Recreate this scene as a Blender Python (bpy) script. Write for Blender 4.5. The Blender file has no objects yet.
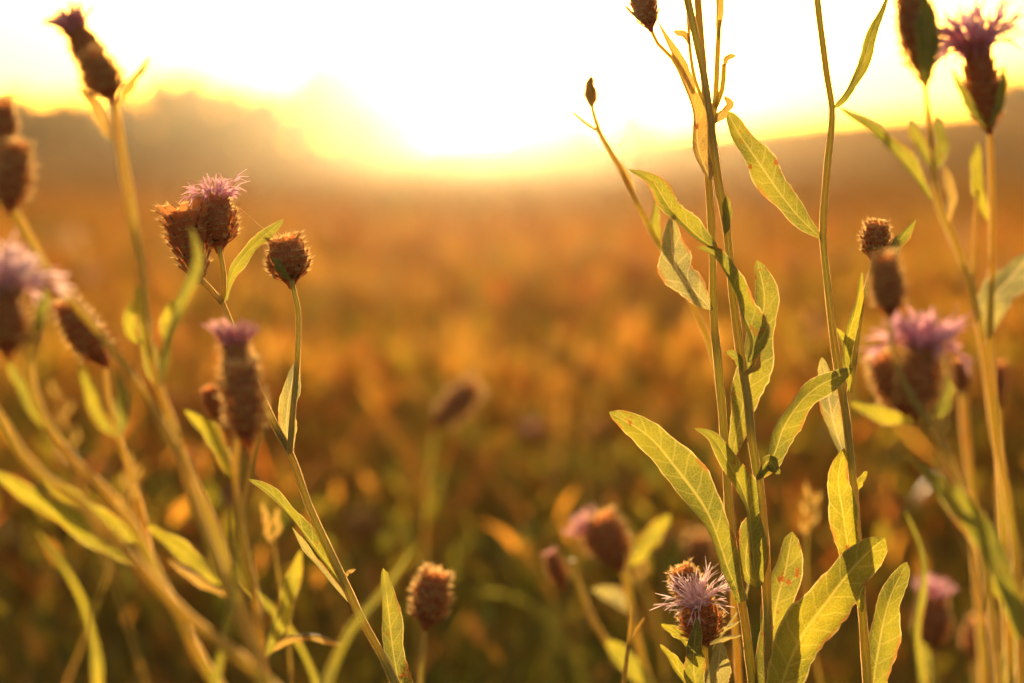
import bpy, bmesh, math, random
import numpy as np
from mathutils import Vector, Matrix, Quaternion
R = math.radians
rnd = random.Random(7)
scene = bpy.context.scene
COL = scene.collection

# ------------------------------------------------------------ camera
IW, IH = 1024, 683
FPX = 50.0 / 22.5 * 1024
PITCH = math.atan((341.5 - 158) / FPX)
CAM = Vector((0, 0, 0.62))
FWD = Vector((0, math.cos(PITCH), -math.sin(PITCH)))
UP = Vector((0, math.sin(PITCH), math.cos(PITCH)))
RIGHT = Vector((1, 0, 0))
cam_data = bpy.data.cameras.new('camera')
cam = bpy.data.objects.new('camera', cam_data)
COL.objects.link(cam)
cam.location = CAM
cam.rotation_euler = (R(90) - PITCH, 0, 0)
cam_data.lens = 50
cam_data.sensor_width = 22.5
cam_data.clip_start = 0.02
cam_data.clip_end = 2000
cam_data.dof.use_dof = True
cam_data.dof.focus_distance = 0.80
cam_data.dof.aperture_fstop = 3.6
scene.camera = cam

# ------------------------------------------------------------ world, sun, exposure
SUN_EL, SUN_AZ = R(3.7), math.atan((478 - 512) / FPX)      # azimuth from +Y towards +X
world = bpy.data.worlds.new('World')
scene.world = world
world.use_nodes = True
wn = world.node_tree
bg = wn.nodes['Background']
sky = wn.nodes.new('ShaderNodeTexSky')
sky.sky_type = 'NISHITA'
sky.sun_disc = False
sky.sun_elevation = SUN_EL
sky.sun_rotation = SUN_AZ
sky.air_density = 1.0
sky.dust_density = 2.0
sky.ozone_density = 0.5
warm = wn.nodes.new('ShaderNodeMix')
warm.data_type = 'RGBA'
warm.blend_type = 'MULTIPLY'
warm.inputs['Factor'].default_value = 1.0
warm.inputs[7].default_value = (1.0, 0.89, 0.80, 1)
wn.links.new(sky.outputs[0], warm.inputs[6])
wn.links.new(warm.outputs[2], bg.inputs[0])
bg.inputs[1].default_value = 0.15

sd = bpy.data.lights.new('sun', 'SUN')
sd.energy = 3.6
sd.angle = R(0.6)
sd.color = (1.0, 0.70, 0.35)
sun = bpy.data.objects.new('sun', sd)
COL.objects.link(sun)
tosun = Vector((math.sin(SUN_AZ) * math.cos(SUN_EL), math.cos(SUN_AZ) * math.cos(SUN_EL), math.sin(SUN_EL)))
sun.rotation_euler = tosun.to_track_quat('Z', 'Y').to_euler()
sun.location = (0, 40, 20)

vs = scene.view_settings
vs.view_transform = 'Standard'
vs.look = 'None'
vs.exposure = 1.45
vs.gamma = 1.0
vs.use_curve_mapping = False
cy = scene.cycles
cy.use_denoising = True
cy.max_bounces = 6
cy.diffuse_bounces = 3
cy.glossy_bounces = 2
cy.transmission_bounces = 4
cy.transparent_max_bounces = 4
cy.volume_bounces = 0
cy.sample_clamp_indirect = 6.0
cy.caustics_reflective = False
cy.caustics_refractive = False

HAZE_DENSITY = 0.00036
HAZE_G = 0.945

# ------------------------------------------------------------ helpers
def P(x, y, d):
    """point seen at picture position x, y when it stands d metres in front of the lens"""
    return CAM + d * (FWD + (x - IW / 2) / FPX * RIGHT + (IH / 2 - y) / FPX * UP)

def tag(o, label=None, cat=None, group=None, kind=None):
    if label: o['label'] = label
    if cat: o['category'] = cat
    if group: o['group'] = group
    if kind: o['kind'] = kind
    return o

class MB:
    """collects verts/faces of ONE mesh"""
    def __init__(s):
        s.v, s.f, s.m, s.uv = [], [], [], []
    def face(s, idx, m=0, uv=None):
        s.f.append(idx); s.m.append(m); s.uv.append(uv or [(0, 0)] * len(idx))
    def mesh(s, name, mats, smooth=True, origin=None):
        me = bpy.data.meshes.new(name)
        vv = s.v if origin is None else [Vector(p) - origin for p in s.v]
        me.from_pydata([tuple(p) for p in vv], [], s.f)
        for m in mats: me.materials.append(m)
        me.polygons.foreach_set('material_index', s.m)
        me.polygons.foreach_set('use_smooth', [smooth] * len(s.f))
        ul = me.uv_layers.new(name='uv')
        ul.data.foreach_set('uv', [c for q in s.uv for p in q for c in p])
        me.update()
        return me
    def build(s, name, mats, parent=None, smooth=True, origin=None):
        o = bpy.data.objects.new(name, s.mesh(name, mats, smooth, origin))
        COL.objects.link(o)
        if parent: o.parent = parent
        return o

def catmull(pts, step):
    """resample a polyline of tuples (any dimension) smoothly; returns numpy rows"""
    a = np.array(pts, float)
    if len(a) == 2:
        n = max(2, int(np.linalg.norm((a[1] - a[0])[:3]) / step) + 1)
        t = np.linspace(0, 1, n + 1)[:, None]
        return a[0] * (1 - t) + a[1] * t
    e = np.vstack([2 * a[0] - a[1], a, 2 * a[-1] - a[-2]])
    out = []
    for i in range(1, len(e) - 2):
        p0, p1, p2, p3 = e[i - 1], e[i], e[i + 1], e[i + 2]
        d01 = max(np.linalg.norm((p1 - p0)[:3]) ** .5, 1e-6); d12 = max(np.linalg.norm((p2 - p1)[:3]) ** .5, 1e-6); d23 = max(np.linalg.norm((p3 - p2)[:3]) ** .5, 1e-6)
        m1 = (p1 - p0) / d01 - (p2 - p0) / (d01 + d12) + (p2 - p1) / d12
        m2 = (p2 - p1) / d12 - (p3 - p1) / (d12 + d23) + (p3 - p2) / d23
        m1 *= d12; m2 *= d12
        n = max(2, int(np.linalg.norm((p2 - p1)[:3]) / step))
        for k in range(n):
            t = k / n
            out.append((2 * t**3 - 3 * t**2 + 1) * p1 + (t**3 - 2 * t**2 + t) * m1 + (-2 * t**3 + 3 * t**2) * p2 + (t**3 - t**2) * m2)
    out.append(a[-1])
    return np.array(out)

def tube(mb, rows, sides=10, ridge=0.0, m=0, cap=True):
    """rows: x,y,z,r"""
    pts = [Vector(r[:3]) for r in rows]
    n = len(pts)
    T = [(pts[min(i + 1, n - 1)] - pts[max(i - 1, 0)]).normalized() for i in range(n)]
    ref = Vector((0, 1, 0)) if abs(T[0].y) < .9 else Vector((1, 0, 0))
    N = (ref - T[0] * ref.dot(T[0])).normalized()
    base = len(mb.v); L = 0
    for i in range(n):
        N = (N - T[i] * N.dot(T[i])).normalized()
        B = T[i].cross(N)
        for k in range(sides):
            a = 2 * math.pi * k / sides
            rr = rows[i][3] * (1 + ridge * (1 if k % 2 else -1))
            mb.v.append(pts[i] + N * math.cos(a) * rr + B * math.sin(a) * rr)
    for i in range(n - 1):
        l2 = L + (pts[i + 1] - pts[i]).length
        for k in range(sides):
            k2 = (k + 1) % sides
            a = base + i * sides
            mb.face((a + k, a + k2, a + sides + k2, a + sides + k), m,
                    [(k / sides, L), ((k + 1) / sides, L), ((k + 1) / sides, l2), (k / sides, l2)])
        L = l2
    if cap:
        mb.face(tuple(base + (n - 1) * sides + k for k in range(sides)), m)
        mb.face(tuple(base + k for k in reversed(range(sides))), m)

# ------------------------------------------------------------ materials
def nt(name):
    m = bpy.data.materials.new(name); m.use_nodes = True
    t = m.node_tree
    for n in list(t.nodes): t.nodes.remove(n)
    return m, t, t.nodes, t.links

def mixrgb(t, f, a, b, blend='MIX'):
    n = t.nodes.new('ShaderNodeMix'); n.data_type = 'RGBA'; n.blend_type = blend
    for sock, v in ((n.inputs[0], f), (n.inputs[6], a), (n.inputs[7], b)):
        if hasattr(v, 'is_linked'): t.links.new(v, sock)
        elif isinstance(v, (int, float)): sock.default_value = v
        else: sock.default_value = (*v, 1)
    return n.outputs[2]

def maprange(t, v, a, b, c=0.0, d=1.0):
    n = t.nodes.new('ShaderNodeMapRange')
    t.links.new(v, n.inputs[0])
    n.inputs[1].default_value = a; n.inputs[2].default_value = b
    n.inputs[3].default_value = c; n.inputs[4].default_value = d
    return n.outputs[0]

def math_(t, op, a, b=None):
    n = t.nodes.new('ShaderNodeMath'); n.operation = op
    for i, v in enumerate((a, b)):
        if v is None: continue
        if hasattr(v, 'is_linked'): t.links.new(v, n.inputs[i])
        else: n.inputs[i].default_value = v
    return n.outputs[0]

def noise(t, vec, scale, detail=3.0, rough=.55):
    n = t.nodes.new('ShaderNodeTexNoise')
    if vec is not None: t.links.new(vec, n.inputs['Vector'])
    n.inputs['Scale'].default_value = scale; n.inputs['Detail'].default_value = detail
    n.inputs['Roughness'].default_value = rough
    return n.outputs[0]

def finish(t, refl, trans, ftrans, rough=.5, spec=.5, bump=None, bstr=.3, bdist=.0003, sheen=0):
    """opaque + translucent skin"""
    p = t.nodes.new('ShaderNodeBsdfPrincipled')
    tr = t.nodes.new('ShaderNodeBsdfTranslucent')
    mx = t.nodes.new('ShaderNodeMixShader')
    out = t.nodes.new('ShaderNodeOutputMaterial')
    for c, s in ((refl, p.inputs['Base Color']), (trans, tr.inputs['Color'])):
        if hasattr(c, 'is_linked'): t.links.new(c, s)
        else: s.default_value = (*c, 1)
    p.inputs['Roughness'].default_value = rough
    p.inputs['Specular IOR Level'].default_value = spec
    if sheen:
        p.inputs['Sheen Weight'].default_value = sheen
        p.inputs['Sheen Roughness'].default_value = .35
        p.inputs['Sheen Tint'].default_value = (1, .9, .7, 1)
    mx.inputs[0].default_value = ftrans
    t.links.new(p.outputs[0], mx.inputs[1]); t.links.new(tr.outputs[0], mx.inputs[2])
    if bump is not None:
        b = t.nodes.new('ShaderNodeBump'); b.inputs['Strength'].default_value = bstr
        b.inputs['Distance'].default_value = bdist
        t.links.new(bump, b.inputs['Height'])
        t.links.new(b.outputs[0], p.inputs['Normal']); t.links.new(b.outputs[0], tr.inputs['Normal'])
    t.links.new(mx.outputs[0], out.inputs[0])

def leaf_material(name, green, glow, spots=0.8, ft=.55):
    m, t, N, L = nt(name)
    uv = N.new('ShaderNodeUVMap'); uv.uv_map = 'uv'
    sep = N.new('ShaderNodeSeparateXYZ'); L.new(uv.outputs[0], sep.inputs[0])
    au = math_(t, 'ABSOLUTE', sep.outputs[0])
    tc = N.new('ShaderNodeTexCoord')
    # midrib
    mid = maprange(t, au, 0.03, 0.10, 1, 0)
    # side veins: arcs leaving the midrib towards the tip (uv.y in metres along the leaf)
    wob = noise(t, tc.outputs['Object'], 90, 2)
    ph = math_(t, 'ADD', math_(t, 'MULTIPLY', sep.outputs[1], 900.0), math_(t, 'MULTIPLY', au, -5.5))
    ph = math_(t, 'ADD', ph, math_(t, 'MULTIPLY', wob, 5.0))
    sv = math_(t, 'SINE', ph)
    side = maprange(t, sv, 0.88, 1.0, 0, .6)
    vor = N.new('ShaderNodeTexVoronoi'); vor.feature = 'DISTANCE_TO_EDGE'
    L.new(tc.outputs['Object'], vor.inputs['Vector']); vor.inputs['Scale'].default_value = 800
    net = maprange(t, vor.outputs['Distance'], 0.0, 0.12, .42, 0)
    veins = math_(t, 'MAXIMUM', mid, math_(t, 'MAXIMUM', side, net))
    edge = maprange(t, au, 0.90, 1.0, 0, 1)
    blot = noise(t, tc.outputs['Object'], 55, 4)
    fine = noise(t, tc.outputs['Object'], 1500, 2)
    g2 = (green[0] * .75, green[1] * .5, green[2] * .6)
    base = mixrgb(t, maprange(t, blot, .38, .66), g2, green)
    gl2 = (glow[0] * .42, glow[1] * .50, glow[2])
    gcol = mixrgb(t, maprange(t, blot, .36, .66), gl2, glow)
    gcol = mixrgb(t, maprange(t, fine, .3, .7, 0, .35), gcol, (glow[0] * .5, glow[1] * .55, glow[2] * .6))
    gcol = mixrgb(t, math_(t, 'MULTIPLY', veins, .6), gcol, (min(1, glow[0] * 1.5), min(1, glow[1] * 1.4), glow[2] * 3 + .04))
    base = mixrgb(t, math_(t, 'MULTIPLY', veins, .5), base, (.30, .30, .12))
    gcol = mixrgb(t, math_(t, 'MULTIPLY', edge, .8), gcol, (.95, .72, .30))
    base = mixrgb(t, math_(t, 'MULTIPLY', edge, .6), base, (.32, .22, .10))
    if spots:
        sp = maprange(t, noise(t, tc.outputs['Object'], 130, 3, .7), .69 - .05 * spots, .76 - .05 * spots)
        gcol = mixrgb(t, sp, gcol, (.34, .10, .02)); base = mixrgb(t, sp, base, (.16, .06, .02))
    eb = math_(t, 'MULTIPLY', maprange(t, au, .72, .98, 0, 1), maprange(t, noise(t, tc.outputs['Object'], 75, 3), .52, .60, 0, 1))
    gcol = mixrgb(t, math_(t, 'MULTIPLY', eb, .85), gcol, (.45, .17, .035)); base = mixrgb(t, math_(t, 'MULTIPLY', eb, .8), base, (.14, .06, .02))
    h = math_(t, 'ADD', math_(t, 'MULTIPLY', veins, .6), math_(t, 'MULTIPLY', fine, 1.6))
    finish(t, base, gcol, ft, rough=.55, spec=.35, bump=h, bstr=.55, bdist=.0004, sheen=.25)
    return m

def stem_material(name, c1, c2, glow, ft=.25, rough=.36):
    m, t, N, L = nt(name)
    tc = N.new('ShaderNodeTexCoord')
    uv = N.new('ShaderNodeUVMap'); uv.uv_map = 'uv'
    mp = N.new('ShaderNodeMapping'); L.new(tc.outputs['Object'], mp.inputs[0])
    mp.inputs['Scale'].default_value = (1, 1, .12)
    n1 = noise(t, mp.outputs[0], 500, 3)
    n2 = noise(t, tc.outputs['Object'], 28, 3)
    c = mixrgb(t, maprange(t, n2, .35, .68), c1, c2)
    c = mixrgb(t, maprange(t, n1, .4, .7, 0, .5), c, tuple(x * .55 for x in c1))
    g = mixrgb(t, maprange(t, n2, .35, .68), glow, (glow[0], glow[1] * .72, glow[2] * .7))
    finish(t, c, g, ft, rough=rough, spec=.7, bump=n1, bstr=.4, bdist=.0002, sheen=1.0)
    return m

def simple_material(name, c1, c2, glow, ft=.4, scale=300, rough=.6, spec=.3):
    m, t, N, L = nt(name)
    tc = N.new('ShaderNodeTexCoord')
    n = noise(t, tc.outputs['Object'], scale, 3)
    k = maprange(t, n, .35, .68)
    finish(t, mixrgb(t, k, c1, c2), mixrgb(t, k, tuple(x * .7 for x in glow), glow), ft, rough=rough, spec=spec, sheen=.2)
    return m

M = {}
M['leaf'] = leaf_material('leaf_green', (.12, .15, .030), (.41, .375, .027))
M['leaf_spot'] = leaf_material('leaf_spotted', (.13, .14, .035), (.40, .36, .030), spots=1.5)
M['leaf_pale'] = leaf_material('leaf_pale', (.20, .20, .07), (.56, .48, .10), ft=.5)
M['leaf_yellow'] = leaf_material('leaf_yellow', (.16, .17, .02), (.54, .47, .025), ft=.58)
M['leaf_bud'] = leaf_material('leaf_amber', (.22, .16, .04), (.80, .48, .07), ft=.5)
M['stem'] = stem_material('stem_green', (.25, .29, .08), (.33, .29, .08), (.78, .74, .15), ft=.52)
M['stem_amber'] = stem_material('stem_amber', (.36, .35, .08), (.42, .33, .08), (.90, .80, .15), ft=.6)
M['bract'] = simple_material('bract_brown', (.36, .11, .05), (.48, .19, .08), (.88, .32, .09), ft=.52, scale=500)
M['fringe'] = simple_material('bract_fringe', (.40, .24, .10), (.52, .32, .14), (.95, .66, .28), ft=.65, scale=700)
M['core'] = simple_material('head_core', (.12, .05, .025), (.17, .08, .035), (.2, .1, .03), ft=.08, scale=400)
M['pink'] = simple_material('floret_pink', (.78, .36, .52), (.84, .50, .62), (.98, .55, .66), ft=.6, scale=600)
M['palepink'] = simple_material('floret_pale', (.90, .52, .66), (.94, .64, .76), (1.0, .76, .74), ft=.55, scale=600)
M['wilt'] = simple_material('floret_wilted', (.70, .32, .42), (.78, .42, .48), (.98, .55, .55), ft=.6, scale=600)

# ------------------------------------------------------------ plant parts
def spread(pts, d0):
    return [(p[0], p[1], p[2] if len(p) > 2 else d0) for p in pts]

def add_hairs(mb, rows, per_m, length, seed):
    rg = random.Random(seed)
    n = len(rows)
    tot = sum(np.linalg.norm(rows[i + 1][:3] - rows[i][:3]) for i in range(n - 1))
    for _ in range(int(tot * per_m)):
        i = rg.randrange(n - 1); f = rg.random()
        p = Vector(rows[i][:3] * (1 - f) + rows[i + 1][:3] * f)
        T = Vector(rows[i + 1][:3] - rows[i][:3]).normalized()
        a = Vector((rg.gauss(0, 1), rg.gauss(0, 1), rg.gauss(0, 1)))
        o = (a - T * a.dot(T)).normalized()
        r = rows[i][3]
        w = T.cross(o) * .00004
        q = p + o * r * .95
        tip = q + (o + T * rg.uniform(-.5, .7)) * length * rg.uniform(.5, 1.2)
        b = len(mb.v)
        mb.v += [q - w, q + w, tip]
        mb.face((b, b + 1, b + 2), 1)

def make_stem(root, pts, d0, r0, r1, mat='stem', ground=False, name='stem', hairs=0, sides=10):
    """pts in picture coordinates from the BOTTOM up; radii in picture pixels; ground=True runs it on down to the soil"""
    p3 = [(P(x, y, d), d) for x, y, d in spread(pts, d0)]
    n = len(p3)
    rows = []
    for i, (p, d) in enumerate(p3):
        t = i / (n - 1)
        rows.append((*p, (r0 * (1 - t) + r1 * t) * d / FPX * (.68 if d < .72 else .92)))
    if ground:
        g = root.location
        a = p3[0][0]; dirv = (a - p3[1][0]).normalized()
        r = rows[0][3]
        b = a + dirv * min(.07, a.z * .3)
        rows = [(g.x, g.y, -0.005, r * 1.5), (g.x + (b.x - g.x) * .1, g.y + (b.y - g.y) * .1, b.z * .35, r * 1.35), (*b, r * 1.08)] + rows
    rr = catmull(rows, .0035)
    # knobbly: small random radius and path wander
    rg = random.Random(int(pts[0][0] * 7 + pts[0][1]))
    for i in range(len(rr)):
        rr[i][3] *= 1 + .06 * math.sin(i * .37 + rg.random()) + rg.uniform(-.03, .03)
    mb = MB()
    tube(mb, rr, sides, ridge=.09)
    for w in range(8):      # translucent ribs running up the stem
        b = len(mb.v); N_ = None
        for i in range(len(rr)):
            T_ = Vector(rr[min(i + 1, len(rr) - 1)][:3] - rr[max(i - 1, 0)][:3]).normalized()
            N_ = (Vector((0, 1, 0)) if N_ is None else N_); N_ = (N_ - T_ * N_.dot(T_)).normalized(); B_ = T_.cross(N_)
            an = w * math.pi / 4 + .39; o_ = N_ * math.cos(an) + B_ * math.sin(an)
            c_ = Vector(rr[i][:3]); mb.v += [c_ + o_ * rr[i][3] * .9, c_ + o_ * rr[i][3] * (1.24 + .07 * math.sin(i * .9 + w))]
            if i: mb.face((b + 2 * i - 2, b + 2 * i, b + 2 * i + 1, b + 2 * i - 1), 1)
    if hairs:
        top = rr[-int(min(len(rr), 110)):]
        add_hairs(mb, top, hairs * 2, .0007, 3)
    return mb.build(name, [M[mat], M['fringe']], root, origin=root.location)

def make_leaf(root, pts, width, d0, mat='leaf', roll=15, fold=18, a=.75, b=.7, name='leaf', curl=0, wave=.12, neck=.10, roll2=None, parent=None, serr=.055):
    """pts base -> tip in picture coordinates, width = widest seen width in px"""
    p3 = [(*P(x, y, d),) for x, y, d in spread(pts, d0)]
    L0 = sum((Vector(p3[i + 1]) - Vector(p3[i])).length for i in range(len(p3) - 1))
    rr = catmull(p3, L0 / 40)
    n = len(rr); W = width / 2 * d0 / FPX
    pk = a / (a + b); nrm = pk ** a * (1 - pk) ** b
    rg = random.Random(int(pts[0][0] * 31 + pts[-1][1] * 17)); p1, p2 = rg.random() * 6, rg.random() * 6
    mb = MB(); NU = 5; Lac = 0
    Q = [Vector(r) for r in rr]
    roll2 = roll if roll2 is None else roll2
    for i in range(n):
        t = i / (n - 1)
        T = (Q[min(i + 1, n - 1)] - Q[max(i - 1, 0)]).normalized()
        V = (Q[i] - CAM).normalized()
        S = T.cross(V).normalized()
        Nn = S.cross(T).normalized()
        ro = R(roll * (1 - t) + roll2 * t)
        S, Nn = S * math.cos(ro) + Nn * math.sin(ro), Nn * math.cos(ro) - S * math.sin(ro)
        tt = min(max(t, 1e-4), 1 - 1e-4)
        w = W * max((tt ** a * (1 - tt) ** b) / nrm, neck * (1 - t) ** .5 if t < .5 else 0)
        w /= max(.45, math.cos(R((roll + roll2) / 2)))
        if i: Lac += (Q[i] - Q[i - 1]).length
        for k in range(-NU, NU + 1):
            u = k / NU
            f = R(fold) + u * u * R(curl or (18 * math.sin(p1 * 3 + t * 4)))
            wl = w * (1 + wave * math.sin(t * 17 + p1 + (2 if u > 0 else 0)) + (serr * rg.uniform(-1, 1) if abs(k) == NU else 0))
            off = S * (u * wl * math.cos(f)) + Nn * (abs(u) * wl * math.sin(f))
            off += Nn * w * wave * 1.6 * u * math.sin(t * 11 + p2) + Nn * w * .12 * math.sin(t * 7 + p1)
            mb.v.append(Q[i] + off)
    K = 2 * NU + 1
    lens = np.concatenate([[0], np.cumsum(np.linalg.norm(rr[1:] - rr[:-1], axis=1))])
    for i in range(n - 1):
        for k in range(K - 1):
            q = i * K + k
            u0, u1 = k / NU - 1, (k + 1) / NU - 1
            mb.face((q, q + 1, q + K + 1, q + K), 0, [(u0, lens[i]), (u1, lens[i]), (u1, lens[i + 1]), (u0, lens[i + 1])])
    return mb.build(name, [M[mat]], parent or root, origin=root.location)

def involucre_mesh(kind, aspect, seed, fringe=1.0):
    """unit head: width 1, length `aspect`, base at the origin, axis +z"""
    rg = random.Random(seed)
    mb = MB(); L = aspect
    def prof(t):
        if kind == 'open':      # wide ragged cup
            return .5 * (0.30 + .70 * math.sin(math.pi * min(1, t * .62)) ** .8)
        if kind == 'slim':
            return .5 * (0.22 + .78 * math.sin(math.pi * (0.03 + .86 * t)) ** .8)
        return .5 * (0.20 + .80 * max(0, math.sin(math.pi * (0.12 + .76 * t))) ** .8) * min(1, .55 + t * 4)
    rows = [(.05 * math.sin(t * 3 + seed), .04 * math.sin(t * 4 + seed), L * t, prof(t) * (.84 + .04 * math.sin(t * 9 + seed))) for t in [i / 12 for i in range(13)]]
    tube(mb, rows, 14, 0, m=1)
    tube(mb, [(0, 0, z, q) for z, q in ((-.22, .10), (-.08, .14), (.02, .24), (.12, .30))], 10, 0, m=0)   # swollen neck
    NR = 8
    for r in range(NR):
        t0 = .01 + .86 * r / (NR - 1)
        nper = 10
        for k in range(nper):
            az = 2 * math.pi * (k + .5 * (r % 2)) / nper + rg.uniform(-.07, .07)
            rad = Vector((math.cos(az), math.sin(az), 0)); tan = Vector((-math.sin(az), math.cos(az), 0))
            sl = L * (.19 + .07 * (r / NR)) * rg.uniform(.8, 1.2)
            w = prof(t0) * 2 * math.pi / nper * rg.uniform(.75, 1.0) + .03
            splay = rg.uniform(.03, .15) + (.20 * (r / NR) ** 2 if kind == 'open' else 0) + (.05 if r > NR - 3 else 0)
            b = len(mb.v)
            fr = [(0, .5), (.35, .8), (.72, 1.0), (1.0, .55)]
            for s, ww in fr:
                tt = min(1, t0 + s * sl / L)
                rr_ = prof(tt) + .012 + splay * s * s * .9
                c = rad * rr_ + Vector((0, 0, L * t0 + s * sl))
                mb.v += [c - tan * w * ww * .5, c + rad * (.02 + .05 * s), c + tan * w * ww * .5]
            for j in range(3):
                q = b + j * 3
                mb.face((q, q + 1, q + 4, q + 3), 0); mb.face((q + 1, q + 2, q + 5, q + 4), 0)
            # papery ragged fringe around the tip
            tip = rad * (prof(min(1, t0 + sl / L)) + .02 + splay * .9) + Vector((0, 0, L * t0 + sl))
            nf = 11
            for j in range(nf):
                an = (j / (nf - 1) - .5) * 2.6 + rg.uniform(-.15, .15)
                outw = rg.uniform(.15, 1.5)
                dv = (Vector((0, 0, 1)) * math.cos(an) + tan * math.sin(an) + rad * outw).normalized()
                ln = rg.uniform(.05, .20) * fringe * 1.1
                wd = (.011 + .009 * rg.random()) * (1 + 1.1 * (fringe > 1.35))
                sd_ = dv.cross(rad).normalized() * wd
                bb = len(mb.v)
                st = tip + tan * math.sin(an) * w * .22
                mb.v += [st - sd_, st + sd_, st + dv * ln]
                mb.face((bb, bb + 1, bb + 2), 2)
    if kind == 'open':          # dry pappus and broken bracts standing in the cup
        for k in range(60):
            az = rg.random() * 6.283; r0 = rg.random() ** .5 * prof(1) * .8
            p = Vector((math.cos(az) * r0, math.sin(az) * r0, L * .85))
            dv = (Vector((math.cos(az) * r0 * 1.6, math.sin(az) * r0 * 1.6, 1)) + Vector((rg.gauss(0, .3), rg.gauss(0, .3), 0))).normalized()
            ln = rg.uniform(.2, .42); sd_ = dv.cross(Vector((rg.gauss(0, 1), rg.gauss(0, 1), .1))).normalized() * .022
            b = len(mb.v)
            mb.v += [p - sd_, p + sd_, p + dv * ln * .6 + sd_ * 1.4, p + dv * ln * .6 - sd_ * 1.4, p + dv * ln + Vector((rg.gauss(0, .05), rg.gauss(0, .05), -.03))]
            mb.face((b, b + 1, b + 2, b + 3), 2); mb.face((b + 3, b + 2, b + 4), 2)
    return mb.mesh('flower_head', [M['bract'], M['core'], M['fringe']])

def floret_mesh(kind, L, seed, mat, th=1.0):
    """tuft of star-tubed florets standing on the head, unit = head width"""
    rg = random.Random(seed); mb = MB()
    n, ln, sp, droop = {'fresh': (56, 1.55, 1.15, .1), 'tuft': (50, 1.0, .75, .0), 'wilt': (48, 1.05, .85, .9), 'wide': (60, 1.35, 1.5, .25), 'stub': (34, .6, .45, .1)}[kind]
    for k in range(n):
        ring = k / n
        az = 2.399 * k + rg.uniform(-.2, .2)
        r0 = .04 + .22 * ring ** .5
        lean = sp * (.10 + .90 * ring) * rg.uniform(.45, 1.35)
        le = ln * rg.uniform(.5, 1.2) * (.75 + .3 * ring)
        c = Vector((math.cos(az), math.sin(az), 0))
        p = c * r0 + Vector((0, 0, L * .9))
        pts = [p]; d = Vector((0, 0, 1)); steps = 5
        for s in range(steps):
            ang = lean * (s + 1) / steps + droop * ((s + 1) / steps) ** 2 * rg.uniform(.3, 1.3) * (1 if ring > .35 else .2)
            dv = c * math.sin(ang) + Vector((0, 0, math.cos(ang)))
            dv += Vector((rg.gauss(0, .07), rg.gauss(0, .07), rg.gauss(0, .05)))
            p = p + dv.normalized() * le * .6 / steps
            pts.append(p)
        rows = [(*q, (.012 + .010 * i / steps) * th) for i, q in enumerate(pts)]
        tube(mb, rows, 5, 0, 0, cap=False)
        d = (pts[-1] - pts[-2]).normalized()
        u = d.cross(Vector((.3, .2, 1))).normalized(); v = d.cross(u)
        for j in range(5):
            a = j * 1.2566 + rg.random()
            o = (u * math.cos(a) + v * math.sin(a))
            spd = rg.uniform(.25, .6); l2 = le * .42 * rg.uniform(.8, 1.2)
            side = d.cross(o).normalized() * .017 * th
            m1 = pts[-1] + (d + o * spd * .7).normalized() * l2 * .5
            e = m1 + (d + o * spd * 1.5 - Vector((0, 0, droop * .8))).normalized() * l2 * .5
            b = len(mb.v)
            mb.v += [pts[-1] - side * .6, pts[-1] + side * .6, m1 + side * 1.1, m1 - side * 1.1, e + side * .35, e - side * .35]
            mb.face((b, b + 1, b + 2, b + 3), 0); mb.face((b + 3, b + 2, b + 4, b + 5), 0)
    return mb.mesh('florets', [mat])

def make_head(root, base, tip, width, d, kind='bud', florets=None, fmat='pink', fringe=1.0, seed=1, name=None, dtip=None, fscale=1.0):
    """base/tip of the involucre in picture px"""
    a = P(base[0], base[1], d); b = P(tip[0], tip[1], dtip or d)
    W = width * d / FPX * (.80 if d < .72 else 1); Ln = (b - a).length
    o = bpy.data.objects.new(name or ('flower_head' if florets else 'seed_head'), involucre_mesh(kind, Ln / W, seed, fringe))
    COL.objects.link(o); o.parent = root
    o.location = a - root.location
    o.scale = (W, W, W)
    o.rotation_mode = 'QUATERNION'
    o.rotation_quaternion = (b - a).to_track_quat('Z', 'Y') @ Quaternion((0, 0, 1), seed * 1.3)
    if florets:
        f = bpy.data.objects.new('florets', floret_mesh(florets, Ln / W / fscale, seed + 50, M[fmat], 1.9 if d < .72 else 1.0))
        f.scale = (fscale,) * 3
        COL.objects.link(f); f.parent = o
    return o

def plant(label, foot_px, d, group=None, name='knapweed_plant', cat='wildflower'):
    """Empty on the soil under picture column foot_px, d metres out"""
    q = P(foot_px, 600, d)
    e = bpy.data.objects.new(name, None); COL.objects.link(e)
    e.location = (q.x, q.y, 0); e.empty_display_size = .05
    tag(e, label, cat, group)
    return e

# ------------------------------------------------------------ setting: ground, hill
def ground_material():
    m, t, N, L = nt('meadow_soil')
    tc = N.new('ShaderNodeTexCoord')
    n1 = noise(t, tc.outputs['Object'], .35, 6); n2 = noise(t, tc.outputs['Object'], 6, 5)
    c = mixrgb(t, maprange(t, n1, .35, .65), (.17, .11, .035), (.22, .13, .04))
    c = mixrgb(t, maprange(t, n2, .35, .7, 0, .7), c, (.11, .10, .025))
    p = N.new('ShaderNodeBsdfPrincipled'); out = N.new('ShaderNodeOutputMaterial')
    L.new(c, p.inputs['Base Color']); p.inputs['Roughness'].default_value = .95; p.inputs['Specular IOR Level'].default_value = .1
    b = N.new('ShaderNodeBump'); b.inputs['Strength'].default_value = .8; b.inputs['Distance'].default_value = .15
    L.new(n2, b.inputs['Height']); L.new(b.outputs[0], p.inputs['Normal'])
    L.new(p.outputs[0], out.inputs[0])
    return m
M['soil'] = ground_material()

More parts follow.
